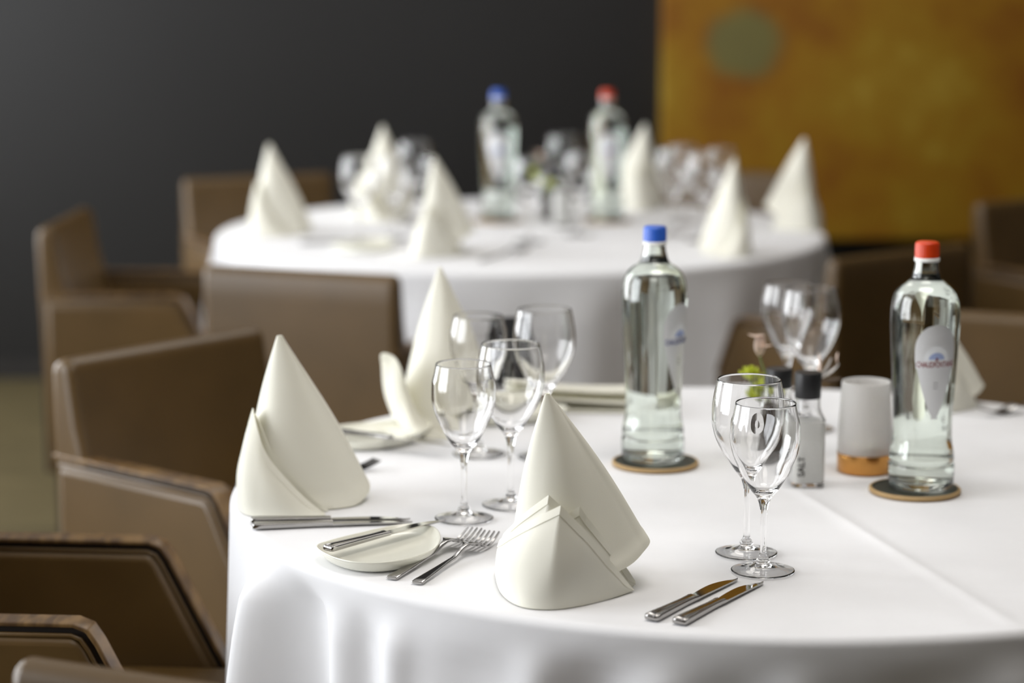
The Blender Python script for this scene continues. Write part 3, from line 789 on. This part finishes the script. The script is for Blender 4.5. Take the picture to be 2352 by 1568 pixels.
# ------------------------------------------------------------------ salt and pepper mills
def mill(loc, rz, fill, word, label, hh=.146):
    t = thing('mill', label, 'mill', loc, rz, 'black-capped glass mills')
    def sq(hw, z, k=4, rr=.35, n=48):
        out = []
        for i in range(n):
            a = 2*math.pi*i/n; c = math.cos(a); s = math.sin(a); e = rr
            out.append((hw*math.copysign(abs(c)**e, c), hw*math.copysign(abs(s)**e, s), z))
        return out
    def ringmesh(rows, nm, mat, cap=True):
        V = []; Fc = []; n = len(rows[0])
        for r_ in rows: V += r_
        for j in range(len(rows)-1):
            for i in range(n):
                k = (i+1) % n; Fc.append((j*n+i, j*n+k, (j+1)*n+k, (j+1)*n+i))
        if cap: Fc.append(tuple(range(n))[::-1]); Fc.append(tuple(range((len(rows)-1)*n, len(rows)*n)))
        return fixn(mk(nm, V, Fc, mat, t, auto=50))
    b = .0212
    ringmesh([sq(b-.002, 0), sq(b, .002), sq(b, .088), sq(b-.004, .096, rr=.5), sq(.0165, .102, rr=1), sq(.0160, .118, rr=1), sq(.0140, .118, rr=1), sq(.0142, .102, rr=1), sq(b-.0065, .095, rr=.5), sq(b-.0026, .087), sq(b-.0026, .006), sq(b-.005, .005)], 'glass_body', M_glass)
    ringmesh([sq(b-.0048, .0052), sq(b-.0024, .0062), sq(b-.0024, .084), sq(b-.0050, .0845)], 'filling', fill)
    V, Fc = lathe([(0, .113), (.0165, .113), (.0168, .114), (.0172, hh-.001), (.0165, hh), (0, hh)], 48); fixn(weld(mk('cap', V, Fc, M_black, t, auto=40)))
    if word:
        tv, tf = text_mesh(word, .012)
        # lettering runs up the side, low on the left edge of the front face
        lb = mk('lettering', [(-.0102-v.y, -b-.0006, .028+v.x) for v in tv], tf, M_groove, t, smooth=False)
    return t
mill(P(1851, 1112), R(4), M_salt, 'SALT', 'glass salt mill with black cap in front of the candle holder')
mill(P(1786, 1084), R(-8), M_pep, None, 'glass pepper mill with black cap half hidden behind the front wine glasses', .138)
mill(P(1290, 520), R(10), M_salt, None, 'blurred mill between the bottles on the far table')

# ------------------------------------------------------------------ flowers
def flower_vase(loc, label, fl1, fl2, fl3):
    t = thing('vase', label, 'vase', loc)
    V, Fc = lathe([(0, 0), (.016, 0), (.021, .010), (.0225, .03), (.018, .05), (.013, .060), (.0145, .066), (.0135, .066), (.0118, .060), (.016, .05), (.0205, .03), (.019, .011), (0, .003)], 48); fixn(weld(mk('body', V, Fc, M_vase, t)))
    L0 = Vector(loc)
    def petal(c, d, l, w_, mat, nm, par, curl=.3):
        d = Vector(d).normalized(); s = d.cross(Vector((0, 0, 1)));
        if s.length < .05: s = Vector((1, 0, 0))
        s.normalize(); nn = s.cross(d).normalized(); V = []; Fc = []; n = 8; m = 4
        for i in range(n+1):
            u = i/n; hw = w_*math.sin(math.pi*(u*.92+.04))**.7
            for j in range(m+1):
                v = (j/m-.5)*2; V.append(c+d*l*u+s*hw*v+nn*(l*curl*u*u-.25*hw*(1-v*v)))
        for i in range(n):
            for j in range(m): a = i*(m+1)+j; Fc.append((a, a+m+1, a+m+2, a+1))
        o = mk(nm, V, Fc, mat, par); so = o.modifiers.new('thickness', 'SOLIDIFY'); so.thickness = .0006
        return o
    f = thing('flower', fl1, 'flower', loc)
    rnd = random.Random(5)
    for k, (bx, bz) in enumerate([(-.038, .108), (-.018, .092), (-.030, .078), (-.002, .082)]):
        V, Fc = tube([(0, 0, .02), (bx*.5, -.004, .07), (bx, -.010, bz)], .0015, 6); mk('stem', V, Fc, M_leaf, f)
        for i in range(14):
            a = i*2.4; e = .2+.9*(i/14); petal(Vector((bx, -.010, bz)), (math.cos(a)*math.cos(e), math.sin(a)*math.cos(e), math.sin(e)), .020, .006, M_green, 'petal', f)
    f2 = thing('flower', fl2, 'flower', loc)
    V, Fc = tube([(0, 0, .02), (-.012, .004, .10), (-.024, .006, .138)], .0014, 6); mk('stem', V, Fc, M_leaf, f2)
    for i in range(6):
        a = i*1.05; petal(Vector((-.024, .006, .138)), (math.cos(a)*.55, math.sin(a)*.5, .75), .026, .006, M_pink, 'petal', f2, .5)
    for q in [(-.030, 0, .155), (-.040, .004, .168)]:
        petal(Vector(q), (.8, -.1, -.35), .020, .0055, M_pink, 'petal', f2, .4)
    f3 = thing('flower', fl3, 'flower', loc)
    V, Fc = tube([(0, 0, .02), (.020, .012, .09), (.055, .02, .105), (.082, .02, .125)], .0016, 6); mk('stem', V, Fc, M_brown, f3)
    for i, dd in enumerate([(1, .1, .35), (.8, -.3, .8), (.9, .2, -.25), (.3, 0, 1)]):
        petal(Vector((.055, .02, .105)), dd, .034, .009, (M_petal, M_petal, M_brown, M_pink)[i], 'petal', f3, .25)
    petal(Vector((.082, .02, .125)), (-.3, 0, 1), .015, .005, M_pink, 'petal', f3)
    return t
flower_vase(P(1783, 1052), 'small grey vase between the front wine glasses and the salt mill', 'yellow-green blossom seen over the rim of the front wine glasses', 'pale pink blossom rising behind the front wine glasses', 'withered white blossom with brown stem right of the salt mill cap')
flower_vase(P(1262, 505), 'small blurred vase in the middle of the far table', 'yellow-green blossom in the middle of the far table', 'pale pink blossom in the middle of the far table', 'white blossom with brown stem in the middle of the far table')

# tent card standing in for an unidentified dark shape, near table's back edge
def tent():
    q = P(1172, 893)
    t = thing('stand_in_card', 'unidentified dark shape built as a tent card behind the blurred pair of wine glasses', 'tent card', q, R(8))
    for s, nm in ((-1, 'front_panel'), (1, 'rear_panel')):
        V = [(-.048, s*.026, 0), (.048, s*.026, 0), (.022, s*.001, .112), (-.022, s*.001, .112)]
        o = mk(nm, V, [(0, 1, 2, 3)], M_black, t, smooth=False); so = o.modifiers.new('thickness', 'SOLIDIFY'); so.thickness = .0015
tent()
